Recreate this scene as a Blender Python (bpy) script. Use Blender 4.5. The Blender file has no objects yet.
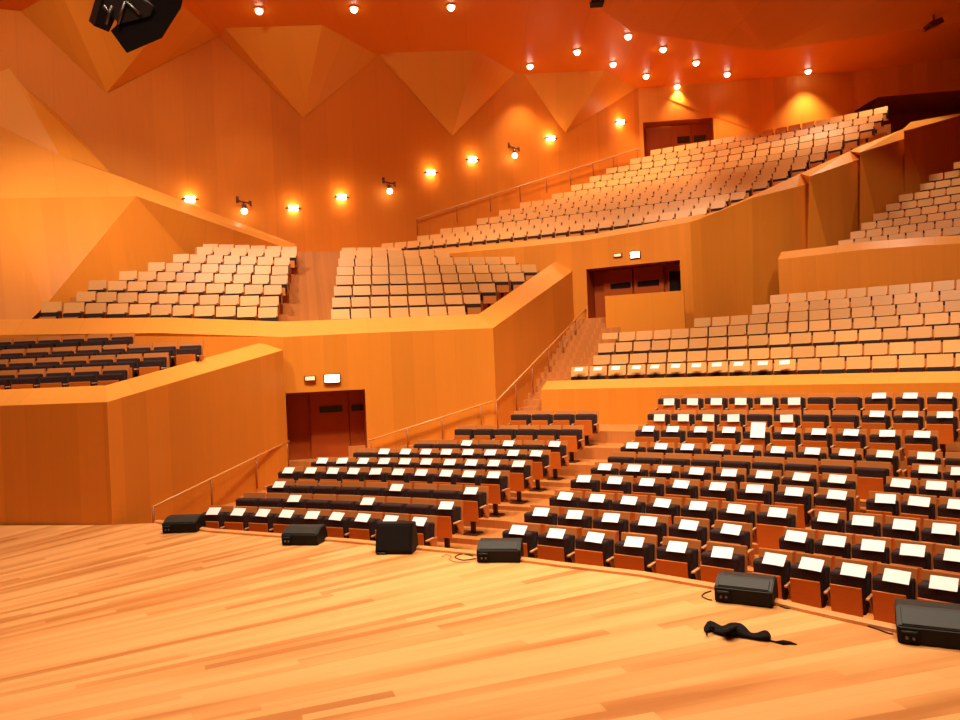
import bpy, bmesh, math, random
from mathutils import Vector, Matrix
random.seed(7)
S = bpy.context.scene
COL = S.collection
R_ = math.radians
# ------------------------------------------------------------------ camera model
F, CAMH, ROLL = 740.0, 3.0, R_(2.5)
CX, CY = -14.14, -12.27                      # centre of the curved seating rows
def uv(x, y):
    u = x-480; v = y-360
    return u*math.cos(ROLL)-v*math.sin(ROLL), v*math.cos(ROLL)+u*math.sin(ROLL)
def U(x, y, D):
    u, v = uv(x, y)
    return Vector((u/F*D, D, CAMH-v/F*D))
def arcD(x, y, R):
    u, v = uv(x, y); k = u/F
    a = 1+k*k; b = 2*(-CX*k-CY); c = CX*CX+CY*CY-R*R
    return (-b+math.sqrt(b*b-4*a*c))/(2*a)
def UR(x, y, R): return U(x, y, arcD(x, y, R))
def UF(x, y, z=0.0):
    u, v = uv(x, y); D = (CAMH-z)*F/v
    return Vector((u/F*D, D, z))
def ang(p): return math.atan2(p[0]-CX, p[1]-CY)      # angle from +Y, clockwise
def pol(R, t, z=0.0): return Vector((CX+R*math.sin(t), CY+R*math.cos(t), z))

cam = bpy.data.cameras.new('camera'); co = bpy.data.objects.new('camera', cam); COL.objects.link(co)
cam.sensor_fit = 'HORIZONTAL'; cam.sensor_width = 36; cam.lens = F/960*36; cam.clip_end = 200
rt = Vector((math.cos(ROLL), 0, -math.sin(ROLL))); up = Vector((math.sin(ROLL), 0, math.cos(ROLL))); bk = Vector((0, -1, 0))
M = Matrix((rt, up, bk)).transposed().to_4x4(); M.translation = (0, 0, CAMH)
co.matrix_world = M
S.camera = co

# ------------------------------------------------------------------ materials
def nt(name):
    m = bpy.data.materials.new(name); m.use_nodes = True
    t = m.node_tree; b = t.nodes['Principled BSDF']
    return m, t, b
def N(t, k, **kw):
    n = t.nodes.new(k)
    for a, v in kw.items(): setattr(n, a, v)
    return n
def math_(t, op, a, b=None):
    n = N(t, 'ShaderNodeMath', operation=op)
    for i, v in enumerate((a, b)):
        if v is None: continue
        if isinstance(v, (int, float)): n.inputs[i].default_value = v
        else: t.links.new(v, n.inputs[i])
    return n.outputs[0]
def ramp(t, fac, stops):
    r = N(t, 'ShaderNodeValToRGB'); cr = r.color_ramp
    while len(cr.elements) < len(stops): cr.elements.new(0.5)
    for e, (p, c) in zip(cr.elements, stops): e.position = p; e.color = (*c, 1)
    t.links.new(fac, r.inputs[0]); return r.outputs[0]
def mul(c, k): return tuple(x*k for x in c)
def mat_plain(name, c, rough=.5, metal=0, emit=None, es=0, spec=.5):
    m, t, b = nt(name)
    b.inputs['Base Color'].default_value = (*c, 1); b.inputs['Roughness'].default_value = rough
    b.inputs['Metallic'].default_value = metal; b.inputs['Specular IOR Level'].default_value = spec
    if emit: b.inputs['Emission Color'].default_value = (*emit, 1); b.inputs['Emission Strength'].default_value = es
    return m
def mat_panel(name, c, width=.62, rough=.42, var=.09):
    """veneered boards: upright panels along u with a fine grain along v (uv in metres)"""
    m, t, b = nt(name)
    tc = N(t, 'ShaderNodeTexCoord'); sp = N(t, 'ShaderNodeSeparateXYZ'); t.links.new(tc.outputs['UV'], sp.inputs[0])
    q = math_(t, 'DIVIDE', sp.outputs[0], width)
    wn = N(t, 'ShaderNodeTexWhiteNoise', noise_dimensions='1D'); t.links.new(math_(t, 'FLOOR', q), wn.inputs['W'])
    cb = N(t, 'ShaderNodeCombineXYZ')
    t.links.new(math_(t, 'MULTIPLY', sp.outputs[0], 9.0), cb.inputs[0]); t.links.new(math_(t, 'MULTIPLY', sp.outputs[1], .5), cb.inputs[1])
    t.links.new(math_(t, 'MULTIPLY', wn.outputs[0], 20.0), cb.inputs[2])
    nz = N(t, 'ShaderNodeTexNoise'); nz.inputs['Scale'].default_value = 1.0; nz.inputs['Detail'].default_value = 4; t.links.new(cb.outputs[0], nz.inputs['Vector'])
    fac = math_(t, 'ADD', math_(t, 'MULTIPLY', wn.outputs[0], .5), math_(t, 'MULTIPLY', nz.outputs[0], .5))
    col = ramp(t, fac, [(.1, mul(c, 1-var)), (.9, mul(c, 1+var))])
    fr = math_(t, 'FRACT', q); seam = math_(t, 'LESS_THAN', fr, .014)
    mx = N(t, 'ShaderNodeMixRGB', blend_type='MULTIPLY'); t.links.new(math_(t, 'MULTIPLY', seam, .14), mx.inputs[0])
    t.links.new(col, mx.inputs[1]); mx.inputs[2].default_value = (.35, .25, .2, 1)
    t.links.new(mx.outputs[0], b.inputs['Base Color']); b.inputs['Roughness'].default_value = rough
    b.inputs['Specular IOR Level'].default_value = .2
    return m
def mat_chairwood(name, c, rough=.38, var=.12):
    m, t, b = nt(name)
    tc = N(t, 'ShaderNodeTexCoord'); mp = N(t, 'ShaderNodeMapping'); mp.inputs['Scale'].default_value = (3, 3, 30)
    t.links.new(tc.outputs['Object'], mp.inputs[0])
    nz = N(t, 'ShaderNodeTexNoise'); nz.inputs['Scale'].default_value = 1; nz.inputs['Detail'].default_value = 3; t.links.new(mp.outputs[0], nz.inputs['Vector'])
    oi = N(t, 'ShaderNodeObjectInfo')
    fac = math_(t, 'ADD', math_(t, 'MULTIPLY', oi.outputs['Random'], .6), math_(t, 'MULTIPLY', nz.outputs[0], .4))
    t.links.new(ramp(t, fac, [(.1, mul(c, 1-var)), (.9, mul(c, 1+var))]), b.inputs['Base Color'])
    b.inputs['Roughness'].default_value = rough
    return m
def mat_fabric(name, c):
    m, t, b = nt(name)
    tc = N(t, 'ShaderNodeTexCoord'); nz = N(t, 'ShaderNodeTexNoise'); nz.inputs['Scale'].default_value = 60
    t.links.new(tc.outputs['Object'], nz.inputs['Vector'])
    t.links.new(ramp(t, nz.outputs[0], [(.3, mul(c, .7)), (.7, mul(c, 1.3))]), b.inputs['Base Color'])
    b.inputs['Roughness'].default_value = .9; b.inputs['Specular IOR Level'].default_value = .15
    return m
def mat_stage(name):
    """long boards fanning out over the platform"""
    m, t, b = nt(name)
    tc = N(t, 'ShaderNodeTexCoord'); sp = N(t, 'ShaderNodeSeparateXYZ'); t.links.new(tc.outputs['Object'], sp.inputs[0])
    dx = math_(t, 'ADD', sp.outputs[0], 14.0); dy = math_(t, 'SUBTRACT', sp.outputs[1], 2.0)
    th = math_(t, 'ARCTAN2', dy, dx)
    rr = math_(t, 'SQRT', math_(t, 'ADD', math_(t, 'MULTIPLY', dx, dx), math_(t, 'MULTIPLY', dy, dy)))
    q = math_(t, 'MULTIPLY', th, 105.0)
    w1 = N(t, 'ShaderNodeTexWhiteNoise', noise_dimensions='1D'); t.links.new(math_(t, 'FLOOR', q), w1.inputs['W'])
    seg = math_(t, 'FLOOR', math_(t, 'ADD', math_(t, 'DIVIDE', rr, 4.2), math_(t, 'MULTIPLY', w1.outputs[0], 9.0)))
    cb0 = N(t, 'ShaderNodeCombineXYZ'); t.links.new(math_(t, 'FLOOR', q), cb0.inputs[0]); t.links.new(seg, cb0.inputs[1])
    w2 = N(t, 'ShaderNodeTexWhiteNoise', noise_dimensions='2D'); t.links.new(cb0.outputs[0], w2.inputs['Vector'])
    cb = N(t, 'ShaderNodeCombineXYZ'); t.links.new(math_(t, 'MULTIPLY', th, 34.0), cb.inputs[0]); t.links.new(math_(t, 'MULTIPLY', rr, .20), cb.inputs[1])
    nz = N(t, 'ShaderNodeTexNoise'); nz.inputs['Scale'].default_value = 1; nz.inputs['Detail'].default_value = 3; t.links.new(cb.outputs[0], nz.inputs['Vector'])
    fac = math_(t, 'ADD', math_(t, 'MULTIPLY', w2.outputs[0], .26), math_(t, 'MULTIPLY', nz.outputs[0], .74))
    col = ramp(t, fac, [(.33, (.54, .21, .055)), (.45, (.74, .34, .105)), (.60, (.86, .44, .155))])
    seam = math_(t, 'LESS_THAN', math_(t, 'FRACT', q), .03)
    mx = N(t, 'ShaderNodeMixRGB', blend_type='MULTIPLY'); t.links.new(math_(t, 'MULTIPLY', seam, .3), mx.inputs[0])
    t.links.new(col, mx.inputs[1]); mx.inputs[2].default_value = (.4, .25, .15, 1)
    t.links.new(mx.outputs[0], b.inputs['Base Color']); b.inputs['Roughness'].default_value = .36
    b.inputs['Specular IOR Level'].default_value = .4
    return m
WALLC = (.72, .25, .026)
m_wall = mat_panel('wall wood', WALLC)
m_big = mat_panel('auditorium wall wood', (.74, .225, .018), width=1.1, rough=.6)
m_ceil = mat_panel('ceiling wood', (.78, .225, .016), width=2.4, var=.05)
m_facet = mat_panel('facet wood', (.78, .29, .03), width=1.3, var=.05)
m_cope = mat_panel('lit-tone coping wood', (.82, .32, .05), width=1.6, var=.05)  # wall wood in a lighter tone: light on copings and slope painted in
m_floor = mat_panel('tier floor wood', (.58, .22, .055), width=.14, var=.12, rough=.45)
m_stage = mat_stage('stage boards')
m_curb = mat_panel('stage edge wood', (.72, .33, .10), width=2.2, var=.06)
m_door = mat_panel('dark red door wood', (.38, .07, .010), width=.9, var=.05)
m_back = mat_chairwood('seat back wood', (.60, .205, .05))
m_under = mat_chairwood('seat underside wood', (.72, .18, .018))
m_arm = mat_chairwood('armrest wood', (.70, .32, .13))
m_bwood = mat_chairwood('balcony seat wood', (.82, .40, .115), var=.14)
m_bunder = mat_chairwood('balcony seat underside wood', (.68, .24, .05))
m_dark = mat_fabric('charcoal upholstery', (.046, .026, .024))
m_ped = mat_plain('dark bronze pedestal', (.06, .02, .012), .45, .3)
m_paper = mat_plain('white paper', (.93, .92, .90), .7)
m_black = mat_plain('black painted cabinet', (.007, .006, .006), .6, spec=.2)
m_blacktop = mat_plain('lit-tone black cabinet', (.026, .028, .023), .5, spec=.3)  # cabinet black toned lighter to stand for light caught on monitor tops
m_grille = mat_fabric('black speaker grille', (.012, .011, .010))
m_metal = mat_plain('grey rigging metal', (.16, .15, .14), .45, .7)
m_rail = mat_chairwood('handrail wood', (.78, .36, .10), rough=.3)
m_post = mat_chairwood('handrail post wood', (.36, .10, .02))
m_slot = mat_plain('dark glass slot', (.012, .008, .008), .2)
m_lamp = mat_plain('lit lamp', (1, .9, .75), .5, 0, (1, .86, .66), 16)
m_exit = mat_plain('lit sign face', (1, 1, .9), .5, 0, (1, .93, .72), 9)
m_exit_dim = mat_plain('dim sign face', (1, .8, .6), .5, 0, (1, .62, .3), .6)
m_cable = mat_plain('black rubber cable', (.012, .012, .012), .5)
m_cablelight = mat_plain('tan cable', (.55, .28, .12), .5)
m_cloth = mat_fabric('black cloth', (.010, .008, .009))
m_brass = mat_plain('dark lamp body', (.16, .045, .012), .4, .4)

# ------------------------------------------------------------------ mesh helpers
def mesh_obj(name, verts, faces, mat, parent=None, smooth=False, uvs=True, origin=None):
    me = bpy.data.meshes.new(name)
    if origin is not None: verts = [Vector(v)-Vector(origin) for v in verts]
    me.from_pydata([tuple(v) for v in verts], [], faces); me.update()
    if uvs: auto_uv(me)
    me.materials.append(mat)
    if smooth:
        for p in me.polygons: p.use_smooth = True
    o = bpy.data.objects.new(name, me); COL.objects.link(o)
    if origin is not None: o.location = origin
    if parent: o.parent = parent
    return o
def auto_uv(me):
    l = me.uv_layers.new(name='UVMap')
    for p in me.polygons:
        n = p.normal
        if abs(n.z) < .92:
            ua = Vector((-n.y, n.x, 0)).normalized(); va = n.cross(ua)
        else: ua = Vector((1, 0, 0)); va = Vector((0, 1, 0))
        for li in p.loop_indices:
            c = me.vertices[me.loops[li].vertex_index].co
            l.data[li].uv = (c.dot(ua), c.dot(va))
def struct(o): o['kind'] = 'structure'; return o
def tag(o, label, cat, group=None):
    o['label'] = label; o['category'] = cat
    if group: o['group'] = group
    return o
def empty(name, loc, rz=0.0):
    o = bpy.data.objects.new(name, None); COL.objects.link(o); o.location = loc; o.rotation_euler = (0, 0, rz); o.empty_display_size = .1
    return o
def bm_box(bm, c, s, rot=None, bev=0.0):
    ret = bmesh.ops.create_cube(bm, size=1.0); vs = ret['verts']
    bmesh.ops.scale(bm, vec=s, verts=vs)
    if bev:
        es = list({e for v in vs for e in v.link_edges})
        r = bmesh.ops.bevel(bm, geom=vs+es, offset=bev, segments=2, affect='EDGES', profile=.5)
        vs = list({v for f in r['faces'] for v in f.verts} | {v for v in vs if v.is_valid})
    if rot is not None: bmesh.ops.rotate(bm, cent=(0, 0, 0), matrix=rot, verts=vs)
    bmesh.ops.translate(bm, vec=c, verts=vs)
    return vs
def box_mesh(name, c, s, mat, rot=None, bev=0.0):
    bm = bmesh.new(); bm_box(bm, c, s, rot, bev); return bm_done(bm, name, mat)
def bm_done(bm, name, mat, smooth=False):
    me = bpy.data.meshes.new(name); bm.normal_update(); bm.to_mesh(me); bm.free(); me.materials.append(mat)
    if smooth:
        for p in me.polygons: p.use_smooth = True
    return me
def put(me, parent=None, name=None, loc=None):
    o = bpy.data.objects.new(name or me.name, me); COL.objects.link(o)
    if parent: o.parent = parent
    if loc is not None: o.location = loc
    return o
def prism_mesh(name, prof, x0, x1, mat, bev=0.0):
    """profile in (y,z), extruded along x"""
    bm = bmesh.new()
    a = [bm.verts.new((x0, y, z)) for y, z in prof]; b = [bm.verts.new((x1, y, z)) for y, z in prof]
    n = len(prof); bm.faces.new(a); bm.faces.new(b[::-1])
    for i in range(n): bm.faces.new((a[i], b[i], b[(i+1) % n], a[(i+1) % n]))
    bmesh.ops.recalc_face_normals(bm, faces=bm.faces)
    if bev: bmesh.ops.bevel(bm, geom=list(bm.edges), offset=bev, segments=2, affect='EDGES')
    return bm_done(bm, name, mat)
def tube_mesh(name, pts, r, mat, n=8):
    pts = [Vector(p) for p in pts]; verts = []; faces = []
    rs = r if isinstance(r, (list, tuple)) else [r]*len(pts)
    for i, p in enumerate(pts):
        d = (pts[min(i+1, len(pts)-1)]-pts[max(i-1, 0)]).normalized()
        a = d.cross(Vector((0, 0, 1)))
        if a.length < .05: a = d.cross(Vector((1, 0, 0)))
        a.normalize(); b = a.cross(d)
        for k in range(n):
            t = 2*math.pi*k/n; verts.append(p+a*math.cos(t)*rs[i]+b*math.sin(t)*rs[i])
    for i in range(len(pts)-1):
        for k in range(n):
            faces.append((i*n+k, i*n+(k+1) % n, (i+1)*n+(k+1) % n, (i+1)*n+k))
    faces.append(tuple(range(n))[::-1]); faces.append(tuple(range((len(pts)-1)*n, len(pts)*n)))
    me = bpy.data.meshes.new(name); me.from_pydata([tuple(v) for v in verts], [], faces); me.materials.append(mat)
    for p in me.polygons: p.use_smooth = True
    return me
def side(pts, d):
    """offset a plan polyline to its left-hand side (looking along it) by d"""
    out = []
    for i, p in enumerate(pts):
        t0 = (pts[i]-pts[i-1]) if i else (pts[1]-pts[0]); t1 = (pts[i+1]-pts[i]) if i < len(pts)-1 else (pts[-1]-pts[-2])
        t0 = Vector((t0.x, t0.y)).normalized(); t1 = Vector((t1.x, t1.y)).normalized()
        n0 = Vector((-t0.y, t0.x)); n1 = Vector((-t1.y, t1.x)); n = (n0+n1).normalized(); k = 1/max(.4, n.dot(n0))
        out.append(Vector((p.x+n.x*d*k, p.y+n.y*d*k, p.z)))
    return out
def parapet(wname, tname, top, zbot, depth, rise, drop, mat=None, bottoms=None):
    """a solid parapet: TOP is the front top edge (3-D), the coping slopes up and back over DEPTH, the back falls DROP"""
    n = len(top); bot = bottoms or [Vector((p.x, p.y, zbot)) for p in top]
    dl_ = depth if isinstance(depth, list) else [depth]*n; rl_ = rise if isinstance(rise, list) else [rise]*n
    unit = side(top, 1.0); bk_ = [Vector((p.x+(q.x-p.x)*d, p.y+(q.y-p.y)*d, p.z+r)) for p, q, d, r in zip(top, unit, dl_, rl_)]
    dn = [Vector((p.x, p.y, p.z-r-drop)) for p, r in zip(bk_, rl_)]
    V = bot+top; Fc = []
    for i in range(n-1): Fc.append((i, i+1, n+i+1, n+i))
    w = struct(mesh_obj(wname, V, Fc, mat or m_wall))
    V = top+bk_+dn; Fc = []
    for i in range(n-1):
        Fc.append((i, i+1, n+i+1, n+i)); Fc.append((n+i, n+i+1, 2*n+i+1, 2*n+i))
    Fc.append((0, n, 2*n)); Fc.append((n-1, 3*n-1, 2*n-1))
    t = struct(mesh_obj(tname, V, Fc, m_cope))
    return w, t
def flat(name, pts, mat): return struct(mesh_obj(name, pts, [tuple(range(len(pts)))], mat))
def ring_tiers(name, levels, t0, t1, mat, n=40, zlow=None):
    t0_, t1_ = t0, t1
    """LEVELS [(R, z), ...]: annular steps; the riser stands at each R; the last entry ends the last tread"""
    V = []; Fc = []
    def arc(R, z):
        b = len(V)
        for i in range(n+1): V.append(pol(R, t0+(t1-t0)*i/n, z))
        return b
    zprev = zlow if zlow is not None else levels[0][1]-.3
    for k in range(len(levels)-1):
        R, z = levels[k]; R2 = levels[k+1][0]
        t0 = t0_[k] if isinstance(t0_, list) else t0_; t1 = t1_[k] if isinstance(t1_, list) else t1_
        a = arc(R, zprev); b = arc(R, z); c = arc(R2, z)
        for i in range(n):
            Fc.append((a+i+1, a+i, b+i, b+i+1)[::-1]); Fc.append((b+i, b+i+1, c+i+1, c+i)[::-1])
        zprev = z
    return struct(mesh_obj(name, V, Fc, mat))

# ------------------------------------------------------------------ STAGE
edge_px = [(107, 525), (155, 523), (208, 532), (350, 543), (470, 555), (560, 567), (640, 576.5), (713, 589), (800, 611), (844, 621), (895, 632)]
edge = [UF(x, y) for x, y in edge_px]
d_ = (edge[-1]-edge[-2]).normalized()
edge += [edge[-1]+d_*1.2+Vector((-.05, 0, 0)), edge[-1]+d_*5+Vector((-.8, -.6, 0))]
left_edge = [UF(-260, 527), UF(0, 525.5)]
stage_pts = left_edge+edge+[Vector((8, -12, 0)), Vector((-25, -12, 0))]
flat('floor_stage', stage_pts[::-1], m_stage)
# stage front: riser and rounded lip
lip = edge[1:]
V = [Vector((p.x, p.y, -.75)) for p in lip]+[Vector(p) for p in lip]; n = len(lip)
struct(mesh_obj('wall_stage_front', V, [(i, i+1, n+i+1, n+i) for i in range(n-1)], m_curb))
prof = [(-.02, 0), (-.02, .035), (.0, .05), (.09, .05), (.11, .03), (.11, -.06), (-.02, -.06)]
V = []; Fc = []
for q, (o_, z_) in enumerate(prof):
    for p in side(lip, o_): V.append(Vector((p.x, p.y, z_)))
for q in range(len(prof)):
    q2 = (q+1) % len(prof)
    for i in range(n-1): Fc.append((q*n+i, q*n+i+1, q2*n+i+1, q2*n+i))
struct(mesh_obj('trim_1', V, Fc, m_curb))

# ------------------------------------------------------------------ STALLS FLOOR
R0, DR = 28.3, .95
ZT = [.33, .42, .52, .68, .77, .87, .97, 1.25, 1.55, 1.87]
SEATH = .90
ZF = [z-SEATH for z in ZT]
lev = [(26.0, ZF[0])]+[(R0+DR*k-.52, ZF[k]) for k in range(1, 10)]+[(R0+DR*9+.5, ZF[9]), (38.25, ZF[9])]
lev = [(26.0, ZF[0])]+[(R0+DR*k-.52, ZF[k]) for k in range(1, 10)]+[(38.6, 0)]
ring_tiers('floor_stalls', lev, R_(5), R_(62), m_floor, 60, ZF[0]-.2)

# ------------------------------------------------------------------ SIDE WALL BY THE STAGE (with low side balcony)
A_end = U(283, 350, 20.15)
A1 = [U(-260, 402, 15.7), U(0, 402, 15.45), U(107, 402, 14.93)]
A1[2] = U(107, 402, 14.93)
A2 = [A1[2], A_end]
zA = A1[2].z
for p in A1: p.z = zA if p is not A1[2] else p.z
parapet('wall_side_balcony', 'trim_2', A1+[A_end], -.8, [.5, .5, .42, .72], [.33, .33, .33, .24], .25)
A_dir = (Vector((A_end.x, A_end.y))-Vector((A1[2].x, A1[2].y))).normalized()
# end face of the ramped wall and its back
ebk = side(A1+[A_end], .72)[-1]
flat('wall_side_balcony_end', [Vector((A_end.x, A_end.y, -.8)), Vector((ebk.x, ebk.y, -.8)), Vector((ebk.x, ebk.y, A_end.z+.24)), A_end], m_wall)

# lower side balcony floor tiers (behind A1, before wall B)
ZLL = [3.23, 3.50, 3.77, 4.10]
DLL = [16.5+.85*k for k in range(4)]
V = []; Fc = []
xl, xr = -20.0, -5.2
zp = 1.6
for k in range(4):
    y0 = DLL[k]-.5; y1 = DLL[k]+.35 if k < 3 else 20.6; z = ZLL[k]-.98; b = len(V)
    def xr_(y): return min(-5.4, A1[2].x+(y-A1[2].y)*A_dir.x/A_dir.y-.4)
    V += [Vector((xl, y0, zp)), Vector((xr_(y0), y0, zp)), Vector((xr_(y0), y0, z)), Vector((xl, y0, z)), Vector((xr_(y1), y1, z)), Vector((xl, y1, z))]
    Fc += [(b, b+1, b+2, b+3), (b+3, b+2, b+4, b+5)]; zp = z
struct(mesh_obj('floor_side_balcony', V, Fc, m_floor))

# ------------------------------------------------------------------ WALL B: front of the upper side balcony, door 1, ramp
DB = {-260: 18.6, 0: 19.6, 160: 20.0, 283: 20.4, 365: 20.95, 493: 21.8}
B_top = [U(-260, 343, 18.6), U(0, 335, 19.6), U(160, 333, 20.0), U(283, 337, 20.4), U(493, 328, 21.8)]
zB = sum(p.z for p in B_top[1:])/4
B_ramp_end = U(583, 263.5, 28.2)
def onB(x, y):     # a point on wall B between px 283 and 493
    a, b = B_top[3], B_top[4]; k = uv(x, y)[0]/F
    s = (k*a.y-a.x)/((b.x-a.x)-k*(b.y-a.y)); D = a.y+s*(b.y-a.y)
    return U(x, y, D)
zb = -.6
# wall left of the door, above the door, right of the door
d1l, d1r = onB(284, 391), onB(365, 391.5); dz = (d1l.z+d1r.z)/2
def at(p, z): return Vector((p.x, p.y, z))
flat('wall_upper_side_front', [at(B_top[0], 1.4), at(B_top[1], 1.4), at(B_top[2], 1.4), at(U(262, 337, 20.33), 1.4), at(U(262, 337, 20.33), zb), at(B_top[3], zb), B_top[3], B_top[2], B_top[1], B_top[0]], m_wall)
bl = B_top[3]
flat('wall_over_door', [at(bl, dz), at(d1r, dz), at(d1r, onB(365, 333).z), B_top[3]], m_wall)
flat('wall_beside_door', [at(d1r, zb), at(B_top[4], zb), B_top[4], at(d1r, onB(365, 333).z)], m_wall)
flat('wall_ramp', [at(B_top[4], zb), at(B_ramp_end, zb), B_ramp_end, B_top[4]], m_wall)
tb = B_top+[B_ramp_end]
nB = len(tb); bkB = side(tb, .62)
bkB = [Vector((p.x, p.y, p.z+.46)) for p in bkB]; dnB = [Vector((p.x, p.y, p.z-1.0)) for p in bkB]
Fc = []
for i in range(nB-1): Fc += [(i, i+1, nB+i+1, nB+i), (nB+i, nB+i+1, 2*nB+i+1, 2*nB+i)]
struct(mesh_obj('trim_3', tb+bkB+dnB, Fc, m_cope))
# door 1 recess
nb = Vector((-(B_top[4]-B_top[3]).y, (B_top[4]-B_top[3]).x, 0)).normalized()
tb_ = (B_top[4]-B_top[3]); tb_.z = 0; tb_.normalize()
def door(nm, l, r, z0, z1, depth, nrm, slots, open_left=0.0):
    l = at(l, 0); r = at(r, 0); lb = l+nrm*depth-(r-l).normalized()*open_left; rb = r+nrm*depth
    V = [at(l, z0), at(r, z0), at(r, z1), at(l, z1), at(lb, z0), at(rb, z0), at(rb, z1), at(lb, z1)]
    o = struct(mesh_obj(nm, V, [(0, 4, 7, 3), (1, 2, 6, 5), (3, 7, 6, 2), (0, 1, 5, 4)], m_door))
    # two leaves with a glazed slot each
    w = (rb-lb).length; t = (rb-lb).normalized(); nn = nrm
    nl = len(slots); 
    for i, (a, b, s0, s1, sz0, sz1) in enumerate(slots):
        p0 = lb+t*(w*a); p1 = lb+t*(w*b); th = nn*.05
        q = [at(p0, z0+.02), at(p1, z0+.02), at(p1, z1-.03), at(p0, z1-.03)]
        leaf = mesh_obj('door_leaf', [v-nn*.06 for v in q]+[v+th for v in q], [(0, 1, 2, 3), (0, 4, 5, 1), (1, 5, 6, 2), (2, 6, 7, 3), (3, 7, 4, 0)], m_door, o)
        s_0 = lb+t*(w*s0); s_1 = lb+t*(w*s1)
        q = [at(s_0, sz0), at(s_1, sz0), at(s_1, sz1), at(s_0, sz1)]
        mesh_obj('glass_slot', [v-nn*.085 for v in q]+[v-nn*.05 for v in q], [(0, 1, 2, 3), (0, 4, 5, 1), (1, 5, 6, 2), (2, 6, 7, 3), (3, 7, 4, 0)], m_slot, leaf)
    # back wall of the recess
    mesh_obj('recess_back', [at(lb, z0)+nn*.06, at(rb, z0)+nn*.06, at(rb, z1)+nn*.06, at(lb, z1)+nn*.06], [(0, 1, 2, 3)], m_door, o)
    return o
z_s1 = onB(330, 405.5).z; z_s0 = onB(330, 412).z
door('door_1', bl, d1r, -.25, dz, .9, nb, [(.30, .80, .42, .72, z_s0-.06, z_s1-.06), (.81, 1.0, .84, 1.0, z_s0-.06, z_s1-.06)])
def sign(x, y, pf, w, h, label, mat):
    p = pf(x, y); e = empty('exit_sign', p-nb*.0, math.atan2(tb_.y, tb_.x))
    put(box_mesh('housing', (0, -.04, 0), (w+.06, .07, h+.05), m_brass, bev=.012), e)
    put(box_mesh('lit_face', (0, -.085, 0), (w, .03, h), mat, bev=.01), e)
    tag(e, label, 'sign'); return e

# ------------------------------------------------------------------ UPPER SIDE BALCONY (left and middle blocks)
nBt = nb; bO = B_top[3].copy(); bO.z = 0
ZUL = [4.82, 5.24, 5.66, 6.08, 6.50, 6.92, 7.34, 7.66]
G0, G1 = U(44, 306, 22.35), U(205, 246, 28.6)                  # plan line of side wall G
C_R = 43.3
def isect(o, d, a, b):
    ax, ay = a.x, a.y; bx, by = b.x-a.x, b.y-a.y
    det = d.x*(-by)+d.y*bx
    s = ((ax-o.x)*(-by)+(ay-o.y)*bx)/det
    return Vector((o.x+d.x*s, o.y+d.y*s, 0))
dUL = (B_top[3]-B_top[1]); dUL.z = 0; dUL.normalize(); nUL = Vector((-dUL.y, dUL.x, 0))
bend = bO.copy()
nbend = (nUL+nBt).normalized(); kb = 1/nbend.dot(nBt)
def rowU(x, y, d, o, t, nn):
    o_ = o+nn*d; k = uv(x, y)[0]/F
    s = (k*o_.y-o_.x)/(t.x-k*t.y)
    return o_+t*s
yUL = [306.7, 295.7, 284.3, 274.3, 265, 256, 248, 245]; yUM = [307.5, 296, 285, 274.7, 265.8, 257.5, 250, 247]
ZA = [U(250, y, rowU(250, y, 1.15+.85*k, bend, dUL, nUL).y).z for k, y in enumerate(yUL)]
ZB_ = [U(400, y, rowU(400, y, 1.15+.85*k, bO, tb_, nBt).y).z for k, y in enumerate(yUM)]
DZU = [1.15+.85*k-.5 for k in range(8)]+[7.2, 7.5, 7.8, 10.5]
ZFA = [z-.94 for z in ZA]+[ZA[7]-.94+.3*i for i in (1, 2, 3)]; ZFB = [z-.94 for z in ZB_]+[ZB_[7]-.94+.3*i for i in (1, 2, 3)]
X250 = [rowU(250, y, 1.15+.85*k, bend, dUL, nUL).x for k, y in enumerate(yUL)]+[rowU(250, 245, 7.2, bend, dUL, nUL).x]*3
def crossA(k, x): return .062*(X250[k]-x)
V = []; Fc = []
for side_, Zs in ((0, ZFA), (1, ZFB)):
    zp = 3.4
    for k in range(11):
        q = []
        for d in (DZU[k], DZU[k+1]):
            m_ = bend+nbend*kb*d
            l = isect(bend+nUL*d, dUL, at(G0, 0), at(G1, 0))+dUL*.35
            r = isect(bend+nBt*d, tb_, at(B_top[4], 0), at(B_ramp_end, 0))-tb_*.3
            q.append((l, m_) if side_ == 0 else (m_, r))
        b = len(V); z = Zs[k]
        cz_ = (lambda p: z+crossA(k, p.x)) if side_ == 0 else (lambda p: z)
        V += [at(q[0][0], zp), at(q[0][1], zp-.35), at(q[0][1], cz_(q[0][1])), at(q[0][0], cz_(q[0][0])), at(q[1][1], cz_(q[1][1])), at(q[1][0], cz_(q[1][0]))]
        Fc += [(b, b+1, b+2, b+3), (b+3, b+2, b+4, b+5)]; zp = z
for k in range(11):
    b = len(V); p, q = bend+nbend*kb*DZU[k], bend+nbend*kb*DZU[k+1]
    V += [at(p, ZFA[k]+crossA(k, p.x)), at(q, ZFA[k]+crossA(k, q.x)), at(q, ZFB[k]), at(p, ZFB[k])]; Fc.append((b, b+1, b+2, b+3))
struct(mesh_obj('floor_upper_side', V, Fc, m_floor))

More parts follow.
